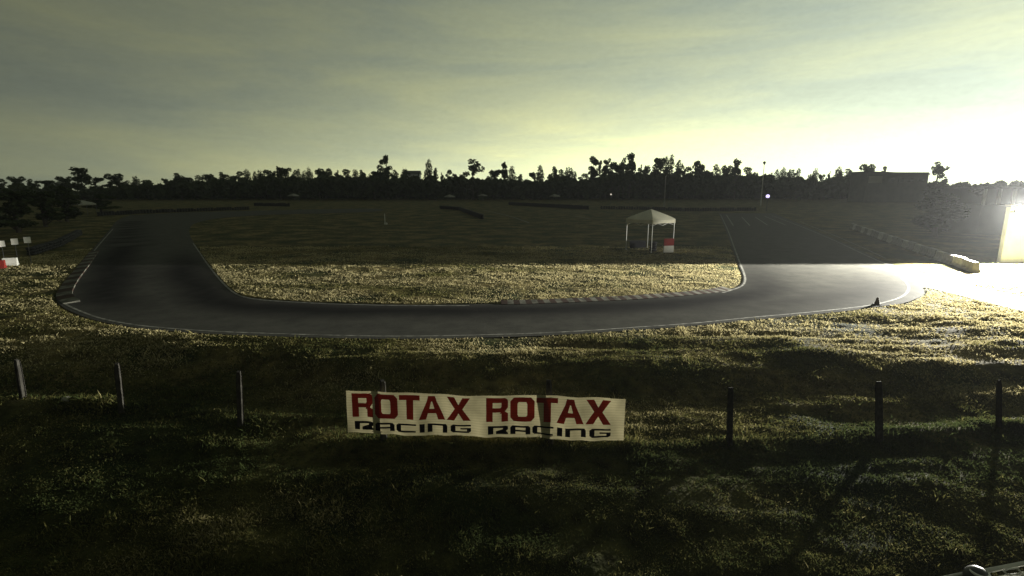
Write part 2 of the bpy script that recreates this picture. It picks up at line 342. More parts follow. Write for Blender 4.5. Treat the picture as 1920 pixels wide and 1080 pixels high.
ribbon(mk, ground_line([(362, 456), (372, 470), (384, 488), (399, 508), (414, 526), (428, 540), (443, 551), (463, 558), (500, 563), (600, 569), (700, 572), (800, 573), (880, 573)], 6), 0.10, 0.004)
ribbon(mk, ground_line([(1355, 549), (1374, 543), (1391, 536), (1397, 526), (1395, 512), (1387, 492), (1376, 462), (1364, 430), (1351, 402)], 8), 0.11, 0.004)
ribbon(mk, ground_line([(1447, 404), (1500, 424), (1560, 449), (1620, 477), (1668, 497), (1745, 518), (1820, 537), (1918, 558)], 8), 0.11, 0.004)
for a, b in (((1362, 403), (1375, 423)), ((1391, 407), (1406, 423)), ((1416, 407), (1439, 422)), ((1433, 405), (1473, 422))):
    ribbon(mk, ground_line([a, b], 3), 0.16, 0.004)
tag(mk.build('track_markings', M['line']), kind='structure')
ml = MB(); ribbon(ml, ground_line([(905, 394), (950, 404), (992, 418)], 3), 0.2, 0.03); ribbon(ml, ground_line([(1076, 405), (1108, 411)], 3), 0.2, 0.03)
ribbon(ml, ground_line([(1500, 416), (1560, 440), (1620, 466), (1660, 485)], 4), 0.09, 0.03)
tag(ml.build('far_track_markings', M['line']), kind='structure')

def kerb(px, w, nst, label, side):
    P = [Vector(p) for p in ground_line(px, 20)]; L = [0]
    for a, b in zip(P, P[1:]): L.append(L[-1] + (b - a).length)
    def at(s):
        for i in range(len(P) - 1):
            if L[i + 1] >= s: t = (s - L[i]) / (L[i + 1] - L[i]); return P[i].lerp(P[i + 1], t), (P[i + 1] - P[i]).normalized()
        return P[-1], (P[-1] - P[-2]).normalized()
    mb = MB(); tot = L[-1]; c0 = at(tot / 2)[0]
    for k in range(nst):
        rows = []
        for s in (tot * k / nst, tot * (k + 1) / nst):
            p, d = at(s); n = Vector((-d.y, d.x)) * side
            rows.append([Vector((p.x - c0.x, p.y - c0.y, 0.002)), Vector((p.x - c0.x, p.y - c0.y, 0.02)), Vector((p.x + n.x * w - c0.x, p.y + n.y * w - c0.y, 0.085)), Vector((p.x + n.x * w - c0.x, p.y + n.y * w - c0.y, -0.05))])
        mb.add(rows[0] + rows[1], [(0, 4, 5, 1), (1, 5, 6, 2), (2, 6, 7, 3), (0, 1, 2, 3), (7, 6, 5, 4)], k % 2)
    o = mb.build('kerb', [M['kerb_w'], M['kerb_r']]); o.location = (c0.x, c0.y, 0); return tag(o, label, 'kerb')
kerb([(1372, 543), (1340, 549), (1280, 555), (1200, 561), (1100, 566), (1000, 570), (940, 571)], 0.55, 44, 'long pale striped kerb along the lit infield edge of the corner', -1)
kerb([(118, 570), (105, 558), (109, 545), (124, 524), (148, 497), (168, 472)], 0.6, 22, 'dull striped kerb on the outside of the dark left hand bend', -1)

# ------------------------------------------------------------------ grass (nobody could count it)
def grass_mat():
    m = bpy.data.materials.new('grass_blades'); m.use_nodes = True; t = m.node_tree; t.nodes.clear()
    o = t.nodes.new('ShaderNodeOutputMaterial'); d = t.nodes.new('ShaderNodeBsdfDiffuse'); tr = t.nodes.new('ShaderNodeBsdfTranslucent'); mx = t.nodes.new('ShaderNodeMixShader'); mx.inputs[0].default_value = 0.35
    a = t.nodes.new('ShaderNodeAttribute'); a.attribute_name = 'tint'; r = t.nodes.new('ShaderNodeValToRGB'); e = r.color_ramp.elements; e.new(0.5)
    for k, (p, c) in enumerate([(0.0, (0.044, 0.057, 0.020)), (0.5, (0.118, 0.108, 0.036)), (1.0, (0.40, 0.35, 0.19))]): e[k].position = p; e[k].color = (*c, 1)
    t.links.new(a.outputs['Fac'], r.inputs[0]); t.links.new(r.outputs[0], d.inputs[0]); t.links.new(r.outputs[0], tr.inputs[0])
    t.links.new(d.outputs[0], mx.inputs[1]); t.links.new(tr.outputs[0], mx.inputs[2]); t.links.new(mx.outputs[0], o.inputs[0]); return m
def build_grass(n):
    # sample depth so that density falls with the square of the distance
    y = 1.0 / rng.uniform(1 / 46.0, 1 / 4.6, n * 2) ; y = np.where(rng.random(n * 2) < 0.35, rng.uniform(10, 45, n * 2), y)
    x = rng.uniform(-1.08, 1.08, n * 2) * (y * 0.98 + 0.95)
    clump = fbm(x * 0.7, y * 0.9, 4, 41) + fbm(x * 0.12, y * 0.2, 2, 77) * 0.6
    keep = (clump + rng.uniform(-.22, .22, n * 2) > -0.10) & ~inside(poly, x, y) & (dist_line(poly, x, y, True) > 0.10) & (np.abs(x) < 37)
    keep &= ~((x > 20) & (y > 27))
    x, y, clump = x[keep][:n], y[keep][:n], clump[keep][:n]; n = len(x)
    z = terrain(x, y) - 0.01; d = np.hypot(x, y)
    tuft = sstep(0.02, 0.22, fbm(x * 1.5, y * 1.5, 3, 9))
    h = rng.uniform(0.03, 0.075, n) * (0.8 + 0.9 * tuft) * np.where(y > 21.5, 0.9, np.where(y < fence_y(x), 0.75, 1.0))
    h = h * (1 + 1.1 * np.exp(-((y - fence_y(x)) / 0.28) ** 2) * rng.uniform(.2, 1.2, n)); tall = rng.random(n) < 0.02; h = np.where(tall, h * 1.9, h)
    w = 0.0055 * np.maximum(1, d / 6.5) * rng.uniform(0.7, 1.5, n)
    a = rng.uniform(0, 2 * np.pi, n); la = rng.uniform(0, 2 * np.pi, n); ln = h * rng.uniform(0.2, 1.3, n)
    ca, sa = np.cos(a) * w, np.sin(a) * w; tx, ty = np.cos(la) * ln, np.sin(la) * ln
    v = np.empty((n, 5, 3), np.float32)
    v[:, 0] = np.stack([x - ca, y - sa, z], -1); v[:, 1] = np.stack([x + ca, y + sa, z], -1)
    v[:, 2] = np.stack([x + tx * .35 + ca * .8, y + ty * .35 + sa * .8, z + h * .6], -1); v[:, 3] = np.stack([x + tx * .35 - ca * .8, y + ty * .35 - sa * .8, z + h * .6], -1)
    v[:, 4] = np.stack([x + tx, y + ty, z + h], -1)
    tint = np.clip(0.50 + sstep(3, 18, x) * sstep(11, 14, y) * 0.50 + sstep(12, 14, y) * 0.12 + fbm(x * 0.22, y * 0.5, 4, 61) * 2.0 + sstep(20.5, 23.5, y) * 0.30 + rng.normal(0, 0.18, n) - (1 - sstep(-1.5, 2.5, y - fence_y(x))) * 0.34, 0, 1)  # tint carries light too: strawier near the floodlight, darker on the near slope
    me = bpy.data.meshes.new('grass'); me.vertices.add(n * 5); me.vertices.foreach_set('co', v.ravel())
    b = np.arange(n)[:, None] * 5; li = np.concatenate([b + np.array([[0, 1, 2, 3]]), b + np.array([[3, 2, 4]])], 1).ravel()
    me.loops.add(n * 7); me.loops.foreach_set('vertex_index', li); me.polygons.add(n * 2)
    ls = np.stack([np.arange(n) * 7, np.arange(n) * 7 + 4], -1).ravel(); lt = np.tile([4, 3], n)
    me.polygons.foreach_set('loop_start', ls); me.polygons.foreach_set('loop_total', lt)
    at = me.attributes.new('tint', 'FLOAT', 'POINT'); at.data.foreach_set('value', np.repeat(tint, 5).astype(np.float32))
    me.materials.append(grass_mat()); me.update(); o = bpy.data.objects.new('grass', me); col.objects.link(o)
    tag(o, 'patchy dry and green grass around the track', 'grass', kind='stuff')
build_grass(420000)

# ------------------------------------------------------------------ fence posts
post_labels = ['leaning grey fence post at the far left edge, its right side lit', 'dark square fence post standing second from the left', 'dark fence post halfway between the left posts and the banner',
               'fence post behind the left half of the banner', 'fence post behind the right half of the banner, highlight on its tip', 'thick fence post standing just right of the banner',
               'fence post in grass, second to the right of the banner', 'slim fence post at the far right edge of the grass']
for (t_, b_), base, lab in zip(POSTS, pb, post_labels):
    zg = float(terrain(np.array([base.x]), np.array([base.y]))[0]); top = pz(*t_, base.y)
    o = empty('fence_post', (base.x, base.y, zg), lab, 'fence post', 'posts of the old fence in the grass')
    h = top.z - zg; lean = Vector((top.x - base.x, 0.02, h)); q = lean.to_track_quat('Z', 'Y')
    w = 0.062 if t_[0] < 1800 else 0.045
    rings = [(-0.25, 1.08), (0.0, 1.05), (h * 0.35, 1.0), (h * 0.7, 0.97), (h * 0.9, 0.93), (h, 0.7)]
    vs = []; j = random.Random(int(base.x * 100))
    for zz, k in rings:
        for cx, cy in ((-1, -1), (1, -1), (1, 1), (-1, 1)):
            for c2 in ((0.72, 1.0), (1.0, 0.72)) if cx * cy > 0 else ((1.0, 0.72), (0.72, 1.0)):
                vs.append(q @ Vector((cx * w * k * c2[0] + j.uniform(-.003, .003), cy * w * k * c2[1] + j.uniform(-.003, .003), zz + (cx * 0.012 if zz == h else 0))))
    fs = [(r * 8 + i, r * 8 + (i + 1) % 8, r * 8 + 8 + (i + 1) % 8, r * 8 + 8 + i) for r in range(len(rings) - 1) for i in range(8)] + [tuple(range(len(vs) - 8, len(vs)))]
    MB().add(vs, fs).build('shaft', M['post'], o)

# ------------------------------------------------------------------ banner with its lettering
def banner_mat(name, c, tr):
    m = bpy.data.materials.new(name); m.use_nodes = True; t = m.node_tree; t.nodes.clear()
    o = t.nodes.new('ShaderNodeOutputMaterial'); d = t.nodes.new('ShaderNodeBsdfDiffuse'); b = t.nodes.new('ShaderNodeBsdfTranslucent'); mx = t.nodes.new('ShaderNodeMixShader'); mx.inputs[0].default_value = tr
    g = t.nodes.new('ShaderNodeTexCoord'); n = t.nodes.new('ShaderNodeTexNoise'); n.inputs['Scale'].default_value = 3.0; n.inputs['Detail'].default_value = 6; t.links.new(g.outputs['Object'], n.inputs['Vector'])
    w = t.nodes.new('ShaderNodeTexWave'); w.bands_direction = 'Z'; w.inputs['Scale'].default_value = 5.2; w.inputs['Distortion'].default_value = 1.5; w.inputs['Detail'].default_value = 2; t.links.new(g.outputs['Object'], w.inputs['Vector'])
    r = t.nodes.new('ShaderNodeValToRGB'); r.color_ramp.elements[0].position = 0.3; r.color_ramp.elements[1].position = 0.7; r.color_ramp.elements[0].color = (*[q * 0.70 for q in c], 1); r.color_ramp.elements[1].color = (*c, 1); t.links.new(n.outputs[0], r.inputs[0])
    x = t.nodes.new('ShaderNodeMix'); x.data_type = 'RGBA'; x.blend_type = 'MULTIPLY'; x.inputs[0].default_value = 0.16; t.links.new(r.outputs[0], x.inputs[6]); t.links.new(w.outputs[0], x.inputs[7])
    t.links.new(x.outputs[2], d.inputs[0]); t.links.new(x.outputs[2], b.inputs[0]); t.links.new(d.outputs[0], mx.inputs[1]); t.links.new(b.outputs[0], mx.inputs[2]); t.links.new(mx.outputs[0], o.inputs[0]); return m
p3, p4 = pb[3], pb[4]
def bY(x): return p3.y + (p4.y - p3.y) * (x - p3.x) / (p4.x - p3.x) - 0.085
def solve(px, py):
    Y = 9.5
    for _ in range(6): q = pz(px, py, Y); Y = bY(q.x)
    return pz(px, py, Y)
TL, TR, BR, BL = solve(648, 733), solve(1173, 748), solve(1170, 827), solve(652, 811)
TM1, TM2 = solve(905, 739), solve(1030, 738)
bc = (TL + BR) / 2
def bs(u, v, off=0.0):   # u right 0..1, v up 0..1
    top = TL.lerp(TR, u); bot = BL.lerp(BR, u); p = bot.lerp(top, v)
    sag = -0.022 * math.sin(math.pi * min(1, max(0, (u - 0.14) / 0.58))) ** 2 + 0.05 * math.exp(-((u - 0.725) / 0.07) ** 2) + 0.02 * math.exp(-((u - 0.14) / 0.05) ** 2)
    p.z += sag * (0.35 + 0.65 * v) - 0.012 * math.sin(u * 9) * (1 - v)
    wave = 0.028 * math.sin(u * 21 + v * 1.5) + 0.016 * math.sin(u * 47 - v * 3) + 0.012 * math.sin(u * 83 + v * 6) * (1 - v) - 0.03 * math.exp(-((u - 0.725) / 0.03) ** 2) - 0.02 * math.exp(-((u - 0.14) / 0.03) ** 2)
    p.y += wave + 0.012 * math.sin(v * 3.0) - off
    return p - bc
banner = empty('banner', bc, 'cream banner with red and black lettering tied to two posts of the old fence', 'banner')
nu, nv = 120, 14
MB().add([bs(i / nu, j / nv) for j in range(nv + 1) for i in range(nu + 1)], [(j * (nu + 1) + i, j * (nu + 1) + i + 1, (j + 1) * (nu + 1) + i + 1, (j + 1) * (nu + 1) + i) for j in range(nv) for i in range(nu)]).build('cloth', banner_mat('banner_cloth', (0.54, 0.48, 0.285), 0.175), banner, True)
def quad_letter(mb, q, x0, x1, v0, v1, off=0.004):
    # q: four corners in glyph space (0..1), subdivided so that it follows the cloth
    a, b, c, d = [Vector(p) for p in q]; n, m = 6, 4; vs = []
    for j in range(m + 1):
        for i in range(n + 1):
            p = a.lerp(b, i / n).lerp(d.lerp(c, i / n), j / m); vs.append(bs(x0 + (x1 - x0) * p.x, v0 + (v1 - v0) * p.y, off))
    mb.add(vs, [(j * (n + 1) + i, j * (n + 1) + i + 1, (j + 1) * (n + 1) + i + 1, (j + 1) * (n + 1) + i) for j in range(m) for i in range(n)])
def rc(x0, y0, x1, y1): return [(x0, y0), (x1, y0), (x1, y1), (x0, y1)]
def ring(o, i):   # quads between two closed outlines with the same number of points
    n = len(o); return [[o[k], o[(k + 1) % n], i[(k + 1) % n], i[k]] for k in range(n)]
G = {
 'R': [rc(0, 0, .30, 1), [(.30, .80), (.74, .80), (.86, 1), (.30, 1)], [(.74, .80), (1, .86), (.97, .95), (.86, 1)], [(.70, .64), (1, .60), (1, .86), (.70, .80)], [(.70, .64), (.66, .58), (.86, .42), (1, .60)][::1], rc(.30, .40, .66, .58), [(.66, .40), (.86, .42), (.66, .58), (.66, .50)], [(.70, 0), (1, 0), (1, .34), (.70, .34)], [(.62, .34), (1, .34), (.86, .42), (.66, .40)]],
 'O': ring([(.14, 0), (.86, 0), (1, .16), (1, .84), (.86, 1), (.14, 1), (0, .84), (0, .16)], [(.34, .2), (.66, .2), (.70, .28), (.70, .72), (.66, .80), (.34, .80), (.30, .72), (.30, .28)]),
 'T': [rc(0, .79, 1, 1), rc(.34, 0, .68, .79)],
 'A': [[(0, 0), (.27, 0), (.345, .26), (.10, .26)], [(.73, 0), (1, 0), (.90, .26), (.655, .26)], [(.10, .26), (.90, .26), (.82, .45), (.18, .45)], [(.18, .45), (.405, .45), (.48, .76), (.31, .76)], [(.595, .45), (.82, .45), (.69, .76), (.52, .76)], [(.31, .76), (.69, .76), (.63, 1), (.37, 1)]],
 'X': [[(0, 0), (.31, 0), (.50, .32), (.34, .5)], [(.69, 0), (1, 0), (.66, .5), (.50, .32)], [(.34, .5), (.50, .68), (.33, 1), (.02, 1)], [(.66, .5), (.98, 1), (.67, 1), (.50, .68)], [(.34, .5), (.50, .32), (.66, .5), (.50, .68)]],
 'r': [rc(0, 0, .27, .74), [(0, .74), (.80, .74), (.86, 1), (0, 1)], [(.80, .74), (1, .80), (.98, .94), (.86, 1)], [(.74, .60), (1, .56), (1, .80), (.74, .74)], [(.40, .36), (.90, .40), (1, .56), (.74, .60)], [(.40, .36), (.40, 0), (.62, 0), (.90, .40)][::-1], [(.62, 0), (1, 0), (1, .18), (.90, .40)]],
 'a': [rc(0, 0, .26, .78), rc(.76, 0, 1, .78), [(0, .78), (1, .78), (.90, 1), (.10, 1)], rc(.26, .30, .76, .50)],
 'c': [rc(0, .2, .24, .8), [(0, .8), (1, .8), (1, 1), (.10, 1)], [(.10, 0), (.97, 0), (.97, .2), (0, .2)]],
 'i': [rc(0, 0, 1, 1)],
 'n': [rc(0, 0, .24, .78), rc(.77, 0, 1, .78), [(0, .78), (1, .78), (.93, 1), (0, 1)]],
 'g': [rc(0, .2, .24, .8), [(0, .8), (1, .8), (1, 1), (.12, 1)], [(.12, 0), (.88, 0), (1, .2), (0, .2)], rc(.80, .2, 1, .42), rc(.48, .42, 1, .60)],
}
for x0 in (0.0, 0.487):
    rl, bl = MB(), MB()
    W = 1.0 if x0 == 0 else 1.03
    for ch, a, b in (('R', .014, .090), ('O', .098, .182), ('T', .188, .262), ('A', .258, .352), ('X', .358, .446)):
        for q in G[ch]: quad_letter(rl, q, x0 + .006 + a * W, x0 + .006 + b * W, .375, .945)
    for ch, a, b in (('r', .020, .090), ('a', .098, .168), ('c', .175, .248), ('i', .260, .278), ('n', .288, .360), ('g', .372, .446)):
        for q in G[ch]: quad_letter(bl, q, x0 + .006 + a * W, x0 + .006 + b * W, .075, .275)
    rl.build('red_lettering', banner_mat('red_ink', (0.42, 0.038, 0.022), 0.32), banner); bl.build('black_lettering', banner_mat('black_ink', (0.012, 0.012, 0.013), 0.2), banner)

for u, pp in ((0.14, p3), (0.725, p4)):
    for v in (0.06, 0.95):
        c = bs(u, v); MB().torus((pp.x - bc.x, pp.y - bc.y - .01, c.z), .088, .007, 14, 5).build('tie', M['dark'], banner)
# ------------------------------------------------------------------ pop-up tent in the infield with what stands under it
M['canvas_d'] = mat('grey_canvas', (0.24, 0.24, 0.2), 0.9, (0.17, 0.17, 0.145), 1.5)  # darker grey canvas for the far tents
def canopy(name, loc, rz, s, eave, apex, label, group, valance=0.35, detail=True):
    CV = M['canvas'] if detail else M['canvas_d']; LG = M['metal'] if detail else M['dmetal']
    o = empty(name, loc, label, 'tent', group, rz); k = s / 2
    rf = MB(); n = 8
    def roofp(a, b, t): p = Vector(a).lerp(Vector(b), 0); return p
    cor = [(-k, -k), (k, -k), (k, k), (-k, k)]
    for i in range(4):
        A, B = cor[i], cor[(i + 1) % 4]; vs = []
        for r_ in range(n + 1):
            t = r_ / n; zz = eave + (apex - eave) * (t ** 0.86)
            for c in range(n + 1):
                u = c / n; x = (A[0] * (1 - u) + B[0] * u) * (1 - t); y = (A[1] * (1 - u) + B[1] * u) * (1 - t)
                vs.append((x, y, zz - 0.05 * math.sin(math.pi * u) * (1 - t)))
        rf.add(vs, [(a * (n + 1) + c, a * (n + 1) + c + 1, (a + 1) * (n + 1) + c + 1, (a + 1) * (n + 1) + c) for a in range(n) for c in range(n)])
    rf.build('roof', CV, o)
    for i in range(4):
        A, B = cor[i], cor[(i + 1) % 4]; m = 10; vs = []
        for c in range(m + 1):
            u = c / m; x = (A[0] * (1 - u) + B[0] * u) * 1.01; y = (A[1] * (1 - u) + B[1] * u) * 1.01; sg = 0.05 * math.sin(math.pi * u)
            vs += [(x, y, eave - sg - 0.003), (x * 1.005, y * 1.005, eave - valance + sg * 0.8)]
        MB().add(vs, [(2 * c, 2 * c + 1, 2 * c + 3, 2 * c + 2) for c in range(m)]).build('valance', CV, o)
    for x, y in cor: MB().box((x * .97, y * .97, eave / 2), (0.05, 0.05, eave - 0.02)).box((x * .97, y * .97, 0.008), (0.12, 0.12, 0.014)).build('leg', LG, o)
    if detail:
        fr = MB()
        for i in range(4):
            A, B = cor[i], cor[(i + 1) % 4]; md = ((A[0] + B[0]) / 2 * .95, (A[1] + B[1]) / 2 * .95)
            for P, Q in ((A, md), (md, B)):
                fr.tube((P[0] * .95, P[1] * .95, eave - .12), (Q[0] * .95, Q[1] * .95, eave - .5), 0.012, n=5); fr.tube((P[0] * .95, P[1] * .95, eave - .5), (Q[0] * .95, Q[1] * .95, eave - .12), 0.012, n=5)
        fr.build('frame', M['metal'], o)
    return o
fc = gp(1221, 474); th = R(55.0); sT = 2.78
ctr = fc + Vector((-math.cos(th), math.sin(th), 0)) * sT / 2 + Vector((math.sin(th), math.cos(th), 0)) * sT / 2; ctr.z = 0
canopy('popup_tent', ctr, math.pi / 2 - th, sT, 2.62, 3.4, 'cream pop-up tent with a lit right side standing in the infield', None)
def at_t(px, py): p = gp(px, py); p.z = float(terrain(np.array([p.x]), np.array([p.y]))[0]) * 0 ; return p
# red over white panels at the foot of the tent
bp = gp(1253, 474); brd = empty('marshal_board', (bp.x, bp.y, 0), 'red panel above a white panel standing beneath the right corner of the near tent', 'board', rz=R(10))
MB().box((0, 0, 0.30), (0.86, 0.10, 0.54), ch=0.015).build('white_panel', M['white'], brd); MB().box((0, 0, 0.86), (0.86, 0.10, 0.57), ch=0.015).build('red_panel', M['red'], brd)
for sx_ in (-.36, .36): MB().box((sx_, .08, .55), (.05, .05, 1.1)).build('leg', M['dmetal'], brd)
tb = gp(1196, 470); tbl = empty('folding_table', (tb.x, tb.y + 0.7, 0), 'dark folding table with a cloth under the left half of the near tent', 'table', rz=R(12))
MB().box((0, 0, .74), (1.5, .7, .04), ch=.008).build('table_top', M['dark'], tbl); MB().box((0, -.345, .46), (1.46, .012, .52)).build('cloth', M['dark'], tbl)
for sx_ in (-.68, .68):
    for sy_ in (-.3, .3): MB().tube((sx_, sy_, 0), (sx_, sy_, .72), .018, n=6).build('leg', M['dmetal'], tbl)
ts = gp(1226, 472); tst = empty('tyre_stack', (ts.x, ts.y + 0.3, 0), 'stack of black tyres beside the red and white board', 'tyres')
for k in range(4): MB().torus((0.02 * (k % 2), 0, 0.1 + k * .2), .21, .1, 16, 8).build('tyre', M['dark_tone'], tst, True)

# ------------------------------------------------------------------ far tents on the other side of the circuit
far_tents = [((158, 405), 2.35, 3.0, 'small pale tent at the dark left end of the far track'), ((551, 379), 2.6, 3.4, 'far pale tent below the twin headed trees left of centre'), ((843, 381), 2.4, 3.2, 'faint far tent behind the dark tyre wall near the centre'),
             ((905, 377), 2.4, 3.1, 'far tent right below the wide airy tree'), ((1040, 380), 2.5, 3.3, 'far tent beside the long dark tyre wall right of centre')]
for (p, e, a, lab) in far_tents:
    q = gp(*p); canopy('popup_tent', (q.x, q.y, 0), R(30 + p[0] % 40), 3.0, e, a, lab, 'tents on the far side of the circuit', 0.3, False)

# ------------------------------------------------------------------ tyre walls
def tyre_wall(px, lab, rows=3):
    P = [Vector(gp(*p)[:2]) for p in px]; c0 = P[0].copy(); mb = MB(); seg = list(zip(P, P[1:])); k = 0
    for a, b in seg:
        L = (b - a).length; n = max(1, int(L / 0.62))
        for i in range(n):
            p = a.lerp(b, i / n) - c0; k += 1
            for r_ in range(rows if k % 7 else rows - 1): mb.torus((p.x + .03 * ((k + r_) % 3 - 1), p.y, .1 + .2 * r_), .21, .1, 8, 5)
    o = mb.build('tyre_wall', M['dark_tone'], smooth=True); o.location = (c0.x, c0.y, 0); return tag(o, lab, 'tyre wall', 'tyre walls around the circuit')
tyre_wall([(186, 405), (260, 400.5), (350, 397), (470, 393)], 'long black tyre wall curving round the far end of the left straight', 4)
tyre_wall([(478, 386), (545, 387)], 'short black tyre wall just below the far tent left of centre', 5)
tyre_wall([(955, 384), (1000, 387), (1105, 393)], 'black tyre wall slanting towards the near tent from the centre', 5)
tyre_wall([(1128, 392), (1200, 393), (1290, 396), (1420, 395)], 'long black tyre wall directly behind the near tent', 4)
tyre_wall([(826, 391), (862, 394), (905, 411)], 'black tyre wall bending downhill in the middle of the infield', 4)
tyre_wall([(60, 478), (110, 462), (150, 440)], 'black tyre wall beside the white marker boards at the left', 3)

# ------------------------------------------------------------------ left: marker boards and red and white barrier blocks
for (px, py, gy_, lab) in ((10, 457, 497, 'leftmost of three small white marker boards at the left edge'), (35, 453, 496, 'middle of three small white marker boards at the left edge'), (59, 450, 495, 'rightmost of three small white marker boards, next to the tyre wall')):
    g = gp(px, gy_); c = pz(px, py, g.y); o = empty('marker_board', (g.x, g.y, 0), lab, 'marker board', 'white marker boards at the left', R(48))
    MB().box((0, 0, c.z), (.36, .03, .40), ch=.008).build('board', M['white'], o); MB().tube((0, .035, 0), (0, .035, c.z + .2), .022, n=6).build('post', M['dmetal'], o)
def barrier_block(loc, rz, size, m, lab, group, name='barrier_block'):
    w, d, h = size; o = empty(name, loc, lab, 'barrier block', group, rz)
    vs = []; prof = [(-d / 2, 0), (d / 2, 0), (d / 2, .12), (d * .34, .22), (d * .28, h - .03), (d * .22, h), (-d * .22, h), (-d * .28, h - .03), (-d * .34, .22), (-d / 2, .12)]
    for x in (-w / 2, w / 2): vs += [(x, a, b) for a, b in prof]
    n = len(prof); MB().add(vs, [tuple(range(n))[::-1], tuple(range(n, 2 * n))] + [(i, (i + 1) % n, n + (i + 1) % n, n + i) for i in range(n)]).build('body', m, o)
    return o
q = gp(21, 499); barrier_block((q.x, q.y, 0), R(25), (.72, .4, .55), M['white'], 'white plastic barrier block at the left edge, beside a red one', 'red and white barrier blocks at the left')
q2 = gp(-3, 504); barrier_block((q2.x, q2.y, 0), R(25), (.72, .4, .55), M['red'], 'red plastic barrier block cut by the left edge of the view', 'red and white barrier blocks at the left')

# ------------------------------------------------------------------ right: concrete blocks along the pit exit
b0, b1 = gp(1829, 511), gp(1596, 428); b0.z = b1.z = 0; dv = (b1 - b0); Lb = dv.length; dv.normalize(); step = 1.72; nb = int(Lb / step); ang = math.atan2(dv.y, dv.x)
words = ['nearest', 'second', 'third', 'fourth', 'fifth', 'sixth', 'seventh', 'eighth', 'ninth', 'tenth', 'eleventh', 'twelfth', 'thirteenth', 'fourteenth', 'fifteenth', 'sixteenth', 'seventeenth', 'eighteenth', 'nineteenth', 'twentieth', 'twenty-first', 'twenty-second', 'twenty-third', 'twenty-fourth', 'twenty-fifth', 'twenty-sixth', 'twenty-seventh', 'twenty-eighth', 'twenty-ninth', 'thirtieth']
for i in range(nb):
    c = b0 + dv * (0.86 + i * step); m = (M['conc_d'], M['conc'], M['conc_d'], M['conc'], M['conc_d'])[i % 5]
    sh = 'dark grey' if m is M['conc_d'] else 'pale grey'
    lab = ('dark concrete block, end of the row nearest the floodlight' if i == 0 else f'{sh} concrete block, {words[i]} in the row counted from the floodlight') if i < nb - 1 else f'{sh} concrete block closing the far end of the row'
    barrier_block((c.x, c.y, 0), ang + R(random.uniform(-1.5, 1.5)), (1.66, .52, .62 + .04 * (i % 3 == 1)), m, lab, 'concrete blocks along the pit exit', 'concrete_block')
q = gp(1644, 571); cone = empty('traffic_cone', (q.x, q.y, 0.005), 'small dark cone standing on the white line of the right hand bend', 'traffic cone')
cb = MB()
prof = [(.11, .03), (.085, .12), (.06, .22), (.035, .31), (.02, .33)]
for (r0, z0), (r1, z1) in zip(prof, prof[1:]): cb.tube((0, 0, z0), (0, 0, z1), r0, r1, 14)
cb.build('body', M['orange'], cone); MB().box((0, 0, .015), (.26, .26, .03), ch=.006).build('foot', M['dark_tone'], cone)
q = gp(722, 421); mp = empty('marker_pole', (q.x, q.y, 0), 'thin pale marker pole standing alone in the dark infield', 'marker pole')
MB().tube((0, 0, 0), (0, 0, 1.55), .045, .04, 8).build('pole', M['white'], mp); MB().box((.1, 0, .12), (.4, .3, .24), ch=.02).build('foot', M['white'], mp)
q = gp(127, 762, FZ); st = MB().sphere((0, 0, .05), .12, 9, 6).build('stone', M['stone']); st.location = (q.x, q.y, float(terrain(np.array([q.x]), np.array([q.y]))[0])); st.scale = (1.1, .8, .75); tag(st, 'pale stone lying in the dark grass between the two left posts', 'stone')

# ------------------------------------------------------------------ masts, far lamps
q = gp(1426, 386); top = pz(1425, 305, q.y); ms = empty('light_mast', (q.x, q.y, 0), 'thin tall mast with a round unlit head above the treeline', 'mast')
MB().tube((0, 0, 0), (0, 0, top.z - .5), .16, .07, 8).build('pole', M['metal'], ms); MB().sphere((0, 0, top.z), .42, 10, 7).tube((0, 0, top.z - .6), (0, 0, top.z - .35), .2, .2, 8).build('head', M['dmetal'], ms)
q = gp(1437, 396); lz = pz(1436, 368, q.y).z; lp = empty('street_lamp', (q.x, q.y, 0), 'lit white lamp on a short pole in front of the far trees', 'lamp')
MB().tube((0, 0, 0), (0, 0, lz - .35), .08, .06, 8).build('pole', M['dmetal'], lp); MB().tube((0, 0, lz - .38), (0, 0, lz - .33), .25, .3, 12).build('collar', M['dmetal'], lp)
MB().sphere((0, 0, lz), .42, 14, 10).build('globe', emit('lamp_glow', (0.66, 0.58, 1.0), 1.6), lp, True)
q = gp(1145, 382); lz = pz(1145, 364.5, q.y).z; l2 = empty('bollard_lamp', (q.x, q.y, 0), 'tiny lit lamp below the ragged trees right of centre', 'lamp')
MB().tube((0, 0, 0), (0, 0, lz - .2), .07, n=6).build('pole', M['dmetal'], l2); MB().sphere((0, 0, lz), .28, 8, 6).build('globe', emit('small_lamp_glow', (1.0, 0.9, 0.7), 0.8), l2, True)
q = gp(1245, 390); tz = pz(1245, 330, q.y).z; up = empty('utility_pole', (q.x, q.y, 0), 'bare pole in front of the forked trees, above the near tent', 'pole')
MB().tube((0, 0, 0), (0, 0, tz), .2, .13, 8).build('pole', M['stone'], up); MB().box((0, 0, tz - .5), (1.4, .12, .12)).build('crossarm', M['bark'], up)

